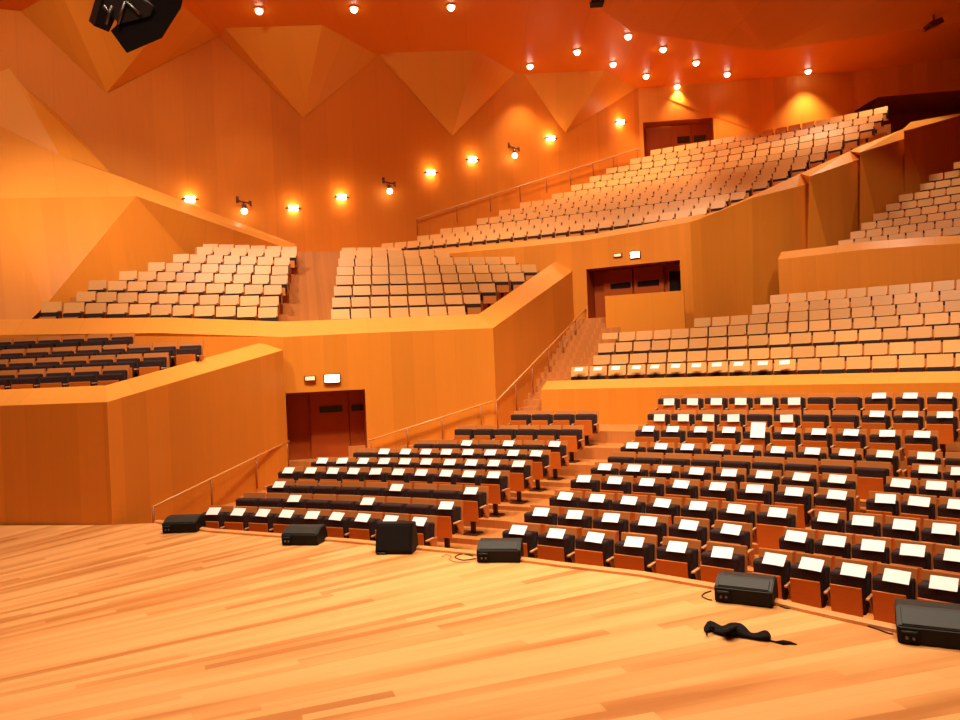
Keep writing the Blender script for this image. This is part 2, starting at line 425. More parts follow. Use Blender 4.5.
# ------------------------------------------------------------------ SIDE WALL G (folded) and its bright slope
g = dict(a=U(-200, 199, 20.0), b=U(0, 198.5, 23.4), c=U(136, 196, 26.5), d=U(45, 306, 22.3), e=U(0, 332, 21.3), f=U(-200, 340, 19.6))
flat('wall_side_gallery_front', [g['f'], g['e'], U(20, 330, 21.6), g['d'], g['c'], g['b'], g['a']], m_wall)
cop_l0, cop_l1 = U(136, 196, 26.5), U(285, 247.5, 29.5)
base2 = [g['d'], U(100, 291, 23.6), U(150, 266, 25.9), U(205, 246, 28.6), U(262, 246, 28.9)]
tmid = cop_l0+(cop_l1-cop_l0)*.45
struct(mesh_obj('wall_side_gallery_return', [at(g['d'], g['d'].z-1), at(base2[3], base2[3].z-1.2), at(cop_l1, cop_l1.z-1.5), cop_l1, tmid, cop_l0, g['d']], [(0, 1, 4, 5, 6), (1, 2, 3, 4)], m_wall))
cop_u0, cop_u1 = U(121, 177, 27.0), U(297, 245, 29.9)
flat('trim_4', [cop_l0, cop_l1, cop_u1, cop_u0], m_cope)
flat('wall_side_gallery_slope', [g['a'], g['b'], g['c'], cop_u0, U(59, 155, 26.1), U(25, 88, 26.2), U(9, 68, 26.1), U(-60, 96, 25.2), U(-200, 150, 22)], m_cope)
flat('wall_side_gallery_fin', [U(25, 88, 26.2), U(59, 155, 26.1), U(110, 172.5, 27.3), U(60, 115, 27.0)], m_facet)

# ------------------------------------------------------------------ BIG AUDITORIUM WALL E with zigzag facets
ZC = 16.2
def Epx(x, y):
    k = uv(x, y)[0]/F
    a = Vector((-10.1, 29.0)); b = Vector((6.3, 36.0)); s = (k*a.y-a.x)/((b.x-a.x)-k*(b.y-a.y))
    return U(x, y, a.y+s*(b.y-a.y))
E_l = Epx(-420, 100); E_r = Epx(638, 92)
nE = Vector((7.0, -16.4, 0)).normalized()          # towards the hall
flat('wall_auditorium', [at(E_l, 2), at(E_r, 2), at(E_r, ZC), at(E_l, ZC)], m_big)
def Ceil(x, y):
    v = uv(x, y)[1]; D = (ZC-CAMH)*F/-v
    return U(x, y, D)
tops = [(218, 28), (378, 53), (515, 75), (637, 93)]
outs = [((225, 28), (322, 25)), ((380, 53), (477, 50)), ((517, 74.5), (605, 70))]
bots = [(303, 118), (452, 136), (565, 133)]
ti = 0
def facet(pts, k):
    V = [Vector(p) for p in pts]
    flat('wall_facet_%d' % k, V, m_facet)
def topE(x, y):
    p = Epx(x, y); return at(p, ZC)
for i in range(3):
    T0, T1 = topE(*tops[i]), topE(*tops[i+1]); O0, O1 = Ceil(*outs[i][0]), Ceil(*outs[i][1]); Bt = Epx(*bots[i])
    Bt = Bt+nE*.03
    V = [T0+nE*.02, O0, O1, T1+nE*.02, Bt]
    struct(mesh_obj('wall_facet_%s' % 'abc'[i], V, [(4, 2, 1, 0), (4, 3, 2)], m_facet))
# the facet by the hanging loudspeaker, and the one beyond the frame
T1 = topE(218, 28); Bt = Epx(107, 93)+nE*.03
tl = at(Epx(20, -5), ZC)
struct(mesh_obj('wall_facet_d', [tl+nE*.02, Ceil(60, -10), Ceil(180, 4), T1+nE*.02, Bt], [(4, 2, 1, 0), (4, 3, 2)], m_facet))

# ------------------------------------------------------------------ CEILING and enclosing shell
flat('ceiling', [Vector((-30, -14, ZC)), Vector((-30, 46, ZC)), Vector((36, 46, ZC)), Vector((36, -14, ZC))], m_ceil)
flat('wall_stage_rear', [Vector((-30, -12, -1)), Vector((36, -12, -1)), Vector((36, -12, ZC)), Vector((-30, -12, ZC))], m_wall)
flat('wall_left', [Vector((-25, -12, -1)), Vector((-25, -12, ZC)), Vector((-25, 40, ZC)), Vector((-25, 40, -1))], m_wall)
flat('wall_right', [Vector((27, -12, -1)), Vector((27, 44, -1)), Vector((27, 44, ZC)), Vector((27, -12, ZC))], m_wall)
# lower ceiling sail over the main balcony
L1, L2, L3, L4 = U(588, 0, 24.0), U(631, 31, 26.6), U(767, 51, 28.6), U(715, 5, 24.5)
M1, M2, M3 = U(771, 45, 28.9), U(965, 22, 27.6), U(1010, -60, 20)
U4 = U(680, -70, 19.5)
V = [L1, L2, L3, L4, U(640, -70, 19.0)]
struct(mesh_obj('ceiling_sail', [L1, L2, L3, L4, U4, M1, M2, M3, U(560, -70, 19), at(L1, ZC), at(L2, ZC), at(L3, ZC), at(M1, ZC), at(M2, ZC), at(M3, ZC), at(U(560, -70, 19), ZC)],
    [(0, 1, 2, 3), (3, 2, 6, 7, 4), (0, 3, 4, 8), (1, 0, 9, 10), (2, 1, 10, 11), (6, 2, 11, 13), (7, 6, 13, 14), (0, 8, 15, 9)], m_ceil))

# ------------------------------------------------------------------ MID BALCONY (main block behind the stalls)
MR = 38.2
zm = 2.02
ml = ang(UR(541, 391, MR))
mt = [pol(MR, ml+(R_(62)-ml)*i/24, zm) for i in range(25)]
parapet('wall_main_balcony_front', 'trim_5', mt, -.2, .55, .24, .5)
pl = mt[0]; plb = side(mt, .55)[0]
flat('wall_main_balcony_end', [at(pl, -.2), at(plb, -.2), at(plb, zm+.24), at(pl, zm)], m_wall)
flat('wall_main_balcony_return', [at(pol(MR+.55, ml), -.2), at(pol(MR+2.2, ml), .2), at(pol(MR+2.2, ml), 2.0), at(pol(MR+.55, ml), zm+.24)], m_wall)
ZM = [2.62, 2.95, 3.34, 3.70, 4.05, 4.40, 4.75]
RM = [39.3+.9*k for k in range(7)]
levm = [(RM[k]-.5, ZM[k]-SEATH) for k in range(7)]+[(46.6, 0)]
ring_tiers('floor_main_balcony', levm, ml-R_(.2), R_(62), m_floor, 50, 1.2)
# side stair up along wall ramp
stl = [(37.2+.33*i, .65+.205*i) for i in range(0, 19)]+[(44.4, 0)]
ring_tiers('floor_side_stair', stl, R_(20.5), ml+R_(2.0), m_floor, 10, .5)

# ------------------------------------------------------------------ WALL C: front of the top balcony, door 2
def C(x, y, R=C_R): return UR(x, y, R)
c_px = [(384, 258), (450, 253.5), (520, 247), (584, 241), (640, 231), (690, 222)]
c_top = [C(x, y) for x, y in c_px]
d2l, d2r = C(586, 265), C(680, 264.5); d2z = (d2l.z+d2r.z)/2
cb = [at(p, 3.0) for p in c_top]
def cz(x): 
    for (xa, ya), (xb, yb) in zip(c_px, c_px[1:]):
        if xa <= x <= xb: return C(x, ya+(yb-ya)*(x-xa)/(xb-xa))
def arcpts(t0, t1, z, n=8): return [pol(C_R, t0+(t1-t0)*i/n, z) for i in range(n+1)]
V = []; Fc = []
i0 = [p for p in c_top[:4]]; 
lft = [c_top[0], c_top[1], c_top[2], at(d2l, cz(584).z+.02)]
rgt = [at(d2r, cz(680).z), c_top[5]]
ov = [lft[3], c_top[4], rgt[0]]
V = [at(p, 3.0) for p in lft]+lft
struct(mesh_obj('wall_top_balcony_front', V, [(i, i+1, 5+i, 4+i) for i in range(3)], m_wall))
V = [at(p, d2z) for p in ov]+ov
struct(mesh_obj('wall_top_balcony_over_door', V, [(0, 1, 4, 3), (1, 2, 5, 4)], m_wall))
tt = c_top; nC = len(tt); bkC = [Vector((p.x, p.y, p.z+.34)) for p in side(tt, .75)]; dnC = [Vector((p.x, p.y, p.z-.9)) for p in bkC]
Fc = []
for i in range(nC-1): Fc += [(i, i+1, nC+i+1, nC+i), (nC+i, nC+i+1, 2*nC+i+1, 2*nC+i)]
struct(mesh_obj('trim_6', tt+bkC+dnC, Fc, m_cope))
nD2 = Vector((math.sin(ang(d2l)), math.cos(ang(d2l)), 0)); 
def z_at(x, y, R): return UR(x, y, R).z
zs1, zs0 = z_at(620, 282.5, 44.0), z_at(620, 288, 44.0)
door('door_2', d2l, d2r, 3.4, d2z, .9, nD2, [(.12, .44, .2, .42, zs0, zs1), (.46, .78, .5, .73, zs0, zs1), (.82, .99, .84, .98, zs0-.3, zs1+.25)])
# balustrade box before door 2
bxl, bxr = C(605, 300, 42.5), C(684, 300, 42.5)
bt = (at(bxr, 0)-at(bxl, 0)).normalized(); bn = Vector((-bt.y, bt.x, 0))
bz0, bz1l, bz1r = 3.0, UR(606, 296, 42.5).z, UR(683, 290.5, 42.5).z
V = [at(bxl, bz0), at(bxr, bz0), at(bxr, bz1r), at(bxl, bz1l)]
V += [v+bn*.09 for v in V]
struct(mesh_obj('wall_landing', V, [(0, 1, 2, 3), (7, 6, 5, 4), (3, 2, 6, 7), (0, 3, 7, 4), (1, 5, 6, 2)], m_facet))

# ------------------------------------------------------------------ RAMPED, FOLDED PARAPET of the top balcony (right side)
P = lambda x, y, D: U(x, y, D)
c0 = c_top[-1]
T = [c0, P(700, 219, 25.4), P(752, 198, 26.2), P(808, 184, 27.5), P(809.5, 176.5, 26.9), P(863, 158, 28.7), P(860, 152.5, 28.0), P(913, 136, 30.0), P(904, 131, 29.3), P(962, 115, 31.5), P(1060, 95, 32.0)]
bots_ = [at(c0, 3.0), at(T[1], 3.2), at(P(752, 300, 26.2), 3.6), P(806, 300, 27.5), P(840, 300, 27.6), P(859, 300, 28.7), P(896, 300, 29.0), P(906, 300, 30.0), P(960, 300, 31.0), P(962, 300, 31.5), P(1060, 300, 32)]
V = [at(rgt[0], 3.0), rgt[0]]
struct(mesh_obj('wall_top_balcony_beside_door', [at(rgt[0], 3.0), at(c0, 3.0), c0, rgt[0]], [(0, 1, 2, 3)], m_wall))
nT = len(T); Fc = []
V = bots_+T
for i in range(nT-1): Fc += [(i, i+1, nT+i+1), (i, nT+i+1, nT+i)] if i in (3, 5, 7) else [(i, i+1, nT+i+1, nT+i)]
struct(mesh_obj('wall_top_balcony_folded', V, Fc, m_wall))
upx = [(720, 212), (722, 211), (765, 190), (800, 173.5), (806, 171), (850, 151), (858, 147), (903, 129), (911, 122), (960, 113), (1060, 92)]
TU = [U(x, y, t.y+(.6 if i < 3 else (.3 if i % 2 else .9))) for i, ((x, y), t) in enumerate(zip(upx, T))]
TU[0] = bkC[-1]
DN = [Vector((p.x, p.y, p.z-.9)) for p in TU]
Fc = []
for i in range(nT-1): Fc += [(i, i+1, nT+i+1, nT+i), (nT+i, nT+i+1, 2*nT+i+1, 2*nT+i)]
struct(mesh_obj('trim_7', T+TU+DN, Fc, m_cope))

# ------------------------------------------------------------------ TOP BALCONY floor, back wall F, door 3
ZU = [8.03, 8.37, 8.74, 9.19, 9.62, 10.04, 10.45, 10.93, 11.41, 11.91, 12.41, 12.91]
RU = [44.3+.85*k for k in range(12)]
levu = [(RU[k]-.45, ZU[k]-SEATH) for k in range(12)]+[(58, 0)]
UPR = [707, 726, 746, 768, 788, 807, 825, 843, 860, 875, 884, 889]
yU = [207, 200, 194, 185, 174, 166, 158, 150, 143, 135, 129, 124]
ring_tiers('floor_top_balcony', levu, R_(10), [ang(UR(x+3, y, R)) for x, y, R in zip(UPR, yU, RU)], m_floor, 40, 6.3)
F0 = at(E_r, 0); F1 = at(U(808, 76, 36.2), 0); F2 = at(U(853, 72, 35.9), 0); F3 = at(U(985, 55, 34.5), 0)
zf = 11.6
fd = (F1-F0).normalized(); fn = Vector((-fd.y, fd.x, 0))
def onF(x, y):
    a, b = F0, F1; k = uv(x, y)[0]/F; s = (k*a.y-a.x)/((b.x-a.x)-k*(b.y-a.y)); return U(x, y, a.y+s*(b.y-a.y))
d3l, d3r = onF(643, 123), onF(713, 117)
d3z = onF(680, 120).z
flat('wall_top_rear', [at(F0, zf), at(d3l, zf), at(d3l, d3z), at(d3r, d3z), at(d3r, zf), at(F1, zf), at(F2, zf), at(F2, ZC), at(F0, ZC)][::1], m_wall)
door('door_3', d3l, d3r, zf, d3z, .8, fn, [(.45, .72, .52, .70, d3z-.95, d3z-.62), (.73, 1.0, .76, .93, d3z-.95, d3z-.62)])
r1, r2, r3 = U(853, 111, 35.9), U(878, 97, 35.7), U(985, 88, 34.5)
flat('wall_top_rear_corner', [at(F2, r1.z), r2, r3, at(F3, ZC), at(F2, ZC)], m_wall)
# dark vomitory beyond
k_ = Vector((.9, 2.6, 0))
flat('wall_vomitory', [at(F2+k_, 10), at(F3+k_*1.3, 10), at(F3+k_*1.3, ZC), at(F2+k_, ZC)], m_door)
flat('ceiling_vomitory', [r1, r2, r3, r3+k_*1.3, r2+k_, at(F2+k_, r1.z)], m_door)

# ------------------------------------------------------------------ SIDE TERRACE on the far right
q0 = U(778, 259, 25.6)
FR = math.hypot(q0.x-CX, q0.y-CY)
fr_px = [(778, 259.5), (800, 257), (860, 250), (915, 246), (960, 243.5), (1010, 239)]
fr_top = [UR(x, y, FR) for x, y in fr_px]
parapet('wall_terrace_front', 'trim_8', fr_top, 3.0, .6, .32, .5)
ZR = [6.78, 7.15, 7.54, 7.94, 8.36, 8.79, 9.24, 9.70, 10.18]
RR = [47.5+.8*k for k in range(9)]
levr = [(RR[k]-.42, ZR[k]-SEATH) for k in range(9)]+[(55.2, 0)]
FRX = [(837, 233), (849, 224), (860, 217), (872, 209), (885, 204), (898, 199), (919, 184), (928, 178), (953, 170)]
ring_tiers('floor_terrace', levr, [ang(UR(x-4, y, R)) for (x, y), R in zip(FRX, RR)], R_(50), m_floor, 20, 4.5)

# ------------------------------------------------------------------ SEATS
def rx(a): return Matrix.Rotation(R_(a), 3, 'X')
def shell_prof(z0, z1, t, lean): return [(0, z0), (lean*(z1-z0), z1), (lean*(z1-z0)+t, z1), (t, z0)]
# stalls seat (also in the low side balcony)
sA = {}
sA['backrest'] = prism_mesh('backrest', [(0, .30), (.01, .52), (.085, .90), (.12, .90), (.05, .52), (.035, .30)], -.265, .265, m_back, .006)
bm = bmesh.new()
bm_box(bm, (0, 0, 0), (.485, .085, .42), None, .022); bmesh.ops.rotate(bm, cent=(0, 0, 0), matrix=rx(-9), verts=bm.verts); bmesh.ops.translate(bm, vec=(0, -.008, .593), verts=bm.verts)
sA['back_pad'] = bm_done(bm, 'back_pad', m_dark)
bm = bmesh.new(); bm_box(bm, (0, 0, 0), (.43, .022, .40), None, .008); bmesh.ops.rotate(bm, cent=(0, 0, 0), matrix=rx(4), verts=bm.verts); bmesh.ops.translate(bm, vec=(-.01, -.268, .475), verts=bm.verts)
sA['seat'] = bm_done(bm, 'seat', m_under)
bm = bmesh.new(); bm_box(bm, (0, 0, 0), (.475, .15, .49), None, .035); bmesh.ops.rotate(bm, cent=(0, 0, 0), matrix=rx(1), verts=bm.verts); bmesh.ops.translate(bm, vec=(.004, -.178, .582), verts=bm.verts)
sA['seat_cushion'] = bm_done(bm, 'seat_cushion', m_dark)
bm = bmesh.new(); bm_box(bm, (0, -.10, .19), (.09, .07, .36), None, .01); bm_box(bm, (0, -.12, .013), (.30, .30, .026), None, .006)
sA['pedestal'] = bm_done(bm, 'pedestal', m_ped)
def arm_mesh(x, nm='armrest'):
    bm = bmesh.new(); bm_box(bm, (x, -.20, .56), (.045, .24, .03), None, .01); return bm_done(bm, nm, m_arm)
def armsup_mesh(x):
    return prism_mesh('arm_support', [(-.22, .545), (.02, .56), (.02, .34), (-.05, .30), (-.13, .38)], x-.014, x+.014, m_back, .004)
sA['armrest'] = arm_mesh(.285); sA['arm_support'] = armsup_mesh(.285)
armL, supL = arm_mesh(-.285), armsup_mesh(-.285)
# side balcony seat: lower cushion
sC = dict(sA)
bm = bmesh.new(); bm_box(bm, (0, 0, 0), (.475, .15, .40), None, .03); bmesh.ops.translate(bm, vec=(.004, -.165, .535), verts=bm.verts); sC['seat_cushion'] = bm_done(bm, 'seat_cushion', m_dark)
bm = bmesh.new(); bm_box(bm, (0, 0, 0), (.43, .022, .34), None, .008); bmesh.ops.translate(bm, vec=(-.01, -.252, .43), verts=bm.verts); sC['seat'] = bm_done(bm, 'seat', m_under)
# balcony seat: taller wooden head board
sB = {}
sB['backrest'] = prism_mesh('backrest', [(-.03, .60), (-.012, .62), (.06, .90), (.10, .90), (.05, .60), (.03, .30), (-.0, .30)], -.268, .268, m_bwood, .006)
bm = bmesh.new(); bm_box(bm, (0, -.03, .485), (.52, .07, .25), None, .015); sB['back_pad'] = bm_done(bm, 'back_pad', m_dark)
bm = bmesh.new(); bm_box(bm, (0, 0, 0), (.44, .026, .24), None, .008); bmesh.ops.rotate(bm, cent=(0, 0, 0), matrix=rx(4), verts=bm.verts); bmesh.ops.translate(bm, vec=(0, -.235, .355), verts=bm.verts)
sB['seat'] = bm_done(bm, 'seat', m_bunder)
bm = bmesh.new(); bm_box(bm, (0, 0, 0), (.455, .13, .24), None, .03); bmesh.ops.translate(bm, vec=(0, -.155, .37), verts=bm.verts)
sB['seat_cushion'] = bm_done(bm, 'seat_cushion', m_dark)
bm = bmesh.new(); bm_box(bm, (0, -.10, .15), (.09, .07, .30), None, .01); bm_box(bm, (0, -.12, .013), (.28, .28, .026), None, .006)
sB['pedestal'] = bm_done(bm, 'pedestal', m_ped)
bm = bmesh.new(); bm_box(bm, (.288, -.14, .615), (.045, .26, .028), None, .01); bm_box(bm, (.288, -.11, .45), (.024, .14, .32), None, .005)
sB['armrest'] = bm_done(bm, 'armrest', m_post)
ORD = ['first', 'second', 'third', 'fourth', 'fifth', 'sixth', 'seventh', 'eighth', 'ninth', 'tenth', 'eleventh', 'twelfth', 'thirteenth', 'fourteenth', 'fifteenth', 'sixteenth', 'seventeenth', 'eighteenth',
       'nineteenth', 'twentieth', 'twenty-first', 'twenty-second', 'twenty-third', 'twenty-fourth', 'twenty-fifth', 'twenty-sixth', 'twenty-seventh', 'twenty-eighth', 'twenty-ninth', 'thirtieth', 'thirty-first', 'thirty-second', 'thirty-third', 'thirty-fourth', 'thirty-fifth']
def make_seat(name, parts, loc, rz, sc, label, cat, group, first=False):
    e = bpy.data.objects.new(name, None); COL.objects.link(e); e.empty_display_size = .1
    e.location = loc; e.rotation_euler = (0, 0, rz); e.scale = sc if isinstance(sc, tuple) else (sc, sc, sc)
    made_ = {}
    for nm, me in parts.items():
        o = bpy.data.objects.new(nm, me); COL.objects.link(o); made_[nm] = o
        o.parent = made_[{'seat_cushion': 'seat', 'arm_support': 'armrest'}.get(nm)] if nm in ('seat_cushion', 'arm_support') else e
    if first:
        o = bpy.data.objects.new('armrest', armL); COL.objects.link(o); o.parent = e
        q = bpy.data.objects.new('arm_support', supL); COL.objects.link(q); q.parent = o
    tag(e, label, cat, group)
    return e
papers = []
def paper(e, px, low, sc, label, group='white sheets of paper on the seats', w=.272, h=.175, tall=False, dz=0.0):
    """a sheet leaning on the top of the backrest pad"""
    W, H = (w, h) if not tall else (.30, .36)
    rr = random.Random(int(px*13+ord(label[-1])))
    nx = 7; th = .0012; cu = rr.uniform(.001, .005); vs = []
    for off in (0, th):
        for q in (-.5, .5):
            for i in range(nx):
                a = i/(nx-1)-.5; vs.append((a*W, off-cu*(1-4*a*a), q*H))
    fc = []
    for i in range(nx-1):
        fc += [(i, i+1, nx+i+1, nx+i), (2*nx+i+1, 2*nx+i, 3*nx+i, 3*nx+i+1), (i+1, i, 2*nx+i, 2*nx+i+1), (nx+i, nx+i+1, 3*nx+i+1, 3*nx+i)]
    fc += [(0, nx, 3*nx, 2*nx), (2*nx-1, nx-1, 3*nx-1, 4*nx-1)]
    me = bpy.data.meshes.new('paper_sheet'); me.from_pydata(vs, [], fc); me.materials.append(m_paper)
    o = bpy.data.objects.new('paper_sheet', me); COL.objects.link(o)
    yaw = rr.uniform(-.05, .05); roll = rr.uniform(-.04, .04)
    lz = (.860 if not low else .745); ly = (-.212 if not low else -.292)
    if tall: lz, ly = .87, -.225
    M_ = Matrix.Translation((rr.uniform(.03, .08), ly, lz+dz)) @ Matrix.Rotation(yaw, 4, 'Z') @ Matrix.Rotation(R_((-50 if not low else -16) if not tall else -30), 4, 'X') @ Matrix.Rotation(roll, 4, 'Y')
    o.matrix_world = Matrix.LocRotScale(e.location, e.rotation_euler, (1, 1, 1)) @ M_
    tag(o, label, 'paper', group)

def arc_row(R, xa, xb, y, n):
    """n seats with their centres from pixel column xa to xb along the row of radius R"""
    ta, tb2 = ang(UR(xa, y, R)), ang(UR(xb, y, R))
    return [ta+(tb2-ta)*i/(n-1) if n > 1 else ta for i in range(n)]
def pxx(p):
    r = p.z-CAMH; u2 = p.x/p.y*F; v2 = -r/p.y*F
    return 480+u2*math.cos(ROLL)+v2*math.sin(ROLL)
LEFT = [(219, 421, 9, 512), (252, 448, 9, 498), (282, 474, 9, 484), (292, 496, 10, 469), (324, 519.5, 10, 460), (365.5, 538, 9, 450), (425.6, 555.6, 7, 442), (466, 572, 6, 427), (522, 587, 4, 411)]
RIGHT = [(523, 724, 6, 540), (543, 731, 6, 520), (567, 777, 7, 505), (587, 835, 8, 485), (606, 838, 8, 468), (622, 872, 9, 455), (634, 882, 9, 442), (648, 921, 10, 425), (659.5, 942, 11, 408), (669.6, 976, 12, 394)]
OUTER = [(774, 990, 6, 565), (798, 1000, 6, 540), (829, 982, 5, 515), (883, 995, 4, 492), (900.5, 973, 3, 475), (926, 996, 3, 461), (924, 962, 2, 447)]
PAP = {
 'L': [list(range(9)), [296, 371, 448], [285, 397, 474], 'all', 'all', [382.7, 406.7, 424.4, 446, 470.4, 492, 515.6, 535.6], [466.7, 510, 556], [], []],
 'R': ['all', 'all', 'all', 'all', 'all', [], 'all', 'all', [654, 677, 704, 731, 787, 879.6, 912, 940], [664, 688, 713, 740, 767, 793, 890.7, 921, 951.8]],
 'O': ['all', 'all', 'all', 'all', 'all', 'all', [924], []]}
NUMW = ['one', 'two', 'three', 'four', 'five', 'six', 'seven', 'eight', 'nine', 'ten', 'eleven', 'twelve']
blocks = [('L', LEFT, 'block by the side door', -1), ('R', RIGHT, 'central stalls block', 1), ('O', OUTER, 'outer stalls block', 1)]
for key, rows, bname, sgn in blocks:
    for k, (xa, xb, n, y) in enumerate(rows):
        R = R0+DR*k
        ts = arc_row(R, xa, xb, y, n)
        want = PAP[key][k] if k < len(PAP[key]) else []
        seats = []
        for i, t in enumerate(ts):
            loc = pol(R, t, ZF[k])
            num = (n-1-i) if key == 'L' else i
            lab = 'dark-padded seat, %s from the stair aisle, row %s, %s' % (ORD[num], NUMW[k], bname)
            wx = max(.8, min(1.06, abs(ts[-1]-ts[0])/(n-1)*R/.572)); e = make_seat('stalls_seat', sA, loc, -t, (wx, 1, 1), lab, 'seat', 'dark-padded seats of the %s' % bname, first=(i == 0))
            seats.append((pxx(loc+Vector((0, 0, .8))), e, num))
        for sx, e, num in seats:
            if want == 'all' or (key == 'L' and k == 0): on = True
            else: on = any(abs(sx-w) == min(abs(s2[0]-w) for s2 in seats) for w in want)
            if not on: continue
            low = key == 'R' and k >= 8 and sx < 800
            tall = key == 'R' and k == 7 and abs(sx-759) < 14
            lab = '%s on the %s seat from the aisle, row %s, %s' % ('large white sheet' if tall else 'white sheet', ORD[num], NUMW[k], bname)
            paper(e, sx, low, 1.0, lab, tall=tall)

# low side balcony: dark-padded seats
LLR = [128.5, 168, 203, 134]; LLP = [28.6, 26.2, 24.8, 24.4]
for k in range(4):
    D = DLL[k]; xr = LLR[k]; y = [368, 357, 347, 335][k]; X1 = U(xr, y, D).x; i = 0
    while True:
        X = X1-.315-.63*i
        if X < U(-20, y, D).x: break
        loc = Vector((X, D, ZLL[k]-.98))
        make_seat('stalls_seat', sC, loc, 0, 1.09, 'dark-padded seat, %s from the ramp end, row %s of the low side balcony' % (ORD[i], NUMW[k]), 'seat', 'dark-padded seats of the low side balcony')
        i += 1

# balcony seats: candidates, the 300 that show largest become objects, the rest one object of stuff
cand = []
UL = [(40, 278, 11), (75, 279, 10), (87, 282, 10), (118, 288, 9), (147, 288.5, 8), (172, 290, 7), (196, 297, 6), (202, 297, 6)]
UM = [(330, 466, 7), (331, 481, 8), (333, 496, 9), (335, 525, 11), (336, 537, 12), (337.5, 516, 11), (339, 450, 7), (341, 402, 4)]
for nm, rows, bl_, o_, t_, n_ in (('a', UL, 'upper balcony by the folded wall', bend, dUL, nUL), ('b', UM, 'upper balcony by the ramp', bO, tb_, nBt)):
    rzU = math.atan2(t_.y, t_.x)
    for k, (xa, xb, n) in enumerate(rows):
        p0 = rowU(xa, yUL[k], 1.15+.85*k, o_, t_, n_); p1 = rowU(xb, yUL[k], 1.15+.85*k, o_, t_, n_); w = (p1-p0).length/n
        for i in range(n):
            p = p0+(p1-p0)*((i+.5)/n); p.z = ZFA[k]+crossA(k, p.x) if nm == 'a' else ZFB[k]
            num = n-1-i if nm == 'a' else i
            sc = max(.8, min(1.1, w/.585))
            cand.append((p.y, p, rzU, (sc*1.0, 1.044, 1.044), 'light wood seat, %s from the aisle, row %s, %s' % (ORD[num], NUMW[k], bl_), 'seats of the '+bl_))
MID = [(570, 366, 1.02), (592, 355, 1.02), (597, 343, 1.02), (601, 333, 1.02), (693, 319, 1.02), (751, 306.7, 1.02), (769, 295.7, 1.02)]
mid_first = []
for k, (x0, y, _) in enumerate(MID):
    R = RM[k]; t = ang(UR(x0, y, R)); tend = ang(UR(985, y-6, R)); pit = .598/R; i = 0; t += pit/2
    row = []
    while t < tend:
        p = pol(R, t, ZM[k]-SEATH)
        row.append((p.y, p, -t, (1.02, 1.04, 1.04), 'light wood seat, %s from the side stair, row %s, main balcony' % (ORD[i], NUMW[k]), 'seats of the main balcony')); t += pit; i += 1
    cand += row
    if k == 0: mid_first = row
for k, (x0, y) in enumerate(FRX):
    R = RR[k]; t = ang(UR(x0, y, R)); tend = ang(UR(985, y, R)); pit = .535/R; i = 0; t += pit/2
    while t < tend:
        p = pol(R, t, ZR[k]-SEATH)
        cand.append((p.y-8, p, -t, (.9, .95, .95), 'light wood seat, %s from the folded parapet, row %s, side terrace' % (ORD[i], NUMW[k]), 'seats of the side terrace')); t += pit; i += 1
Ea, Eb = Vector((-10.1, 29.0, 0)), Vector((6.3, 36.0, 0)); Ed = (Eb-Ea).normalized(); En = Vector((Ed.y, -Ed.x, 0))
for k in range(12):
    R = RU[k]; t = ang(UR(UPR[k], yU[k], R)); pit = .57/R; i = 0; t -= pit/2
    while True:
        p = pol(R, t, ZU[k]-SEATH)
        if (p-Ea).dot(En) < .75 or i > 34: break
        if k == 11 and pxx(p) < 652: break
        if not (k < 2 and pxx(p) < 385): cand.append((p.y, p, -t, (.96, 1.0, 1.0), 'light wood seat, %s from the ramped parapet, row %s, top balcony' % (ORD[i], NUMW[k]), 'seats of the top balcony'))
        t -= pit; i += 1
cand.sort(key=lambda c: c[0])
made = []
for d, p, rz, sc, lab, grp in cand[:300]:
    e = make_seat('balcony_seat', sB, p, rz, sc, lab, 'seat', grp); made.append((p, e, lab))
# papers on the front row of the main balcony
mf = [(p, e, lab) for p, e, lab in made if 'row one, main balcony' in lab]
mf.sort(key=lambda q: q[0].x)
for i, (p, e, lab) in enumerate(mf[:11]):
    paper(e, i+5, False, 1, 'white sheet on the %s seat from the side stair, front row, main balcony' % ORD[i], group='white sheets of paper on the main balcony', w=.26, h=.16)
bm = bmesh.new()
for d, p, rz, sc, lab, grp in cand[300:]:
    Mx = Matrix.LocRotScale(p, Matrix.Rotation(rz, 3, 'Z').to_euler(), sc)
    for nm in ('backrest', 'back_pad', 'seat', 'pedestal', 'armrest'):
        b2 = bmesh.new(); 
        me = sB[nm]; n0 = len(bm.verts); f0 = len(bm.faces)
        b2.free()
        bm.from_mesh(me); bm.verts.ensure_lookup_table(); bm.faces.ensure_lookup_table()
        bmesh.ops.transform(bm, matrix=Mx, verts=bm.verts[n0:])
        mi = {'backrest': 0, 'back_pad': 1, 'seat': 2, 'pedestal': 3, 'armrest': 3}[nm]
        for f in bm.faces[f0:]: f.material_index = mi
if len(bm.verts):
    me = bm_done(bm, 'top_balcony_seating', m_bwood)
    for m_ in (m_dark, m_bunder, m_ped): me.materials.append(m_)
    o = put(me); o['kind'] = 'stuff'; tag(o, 'many light wood seats filling the rows of the top balcony under the rear wall', 'seats')
else: bm.free()

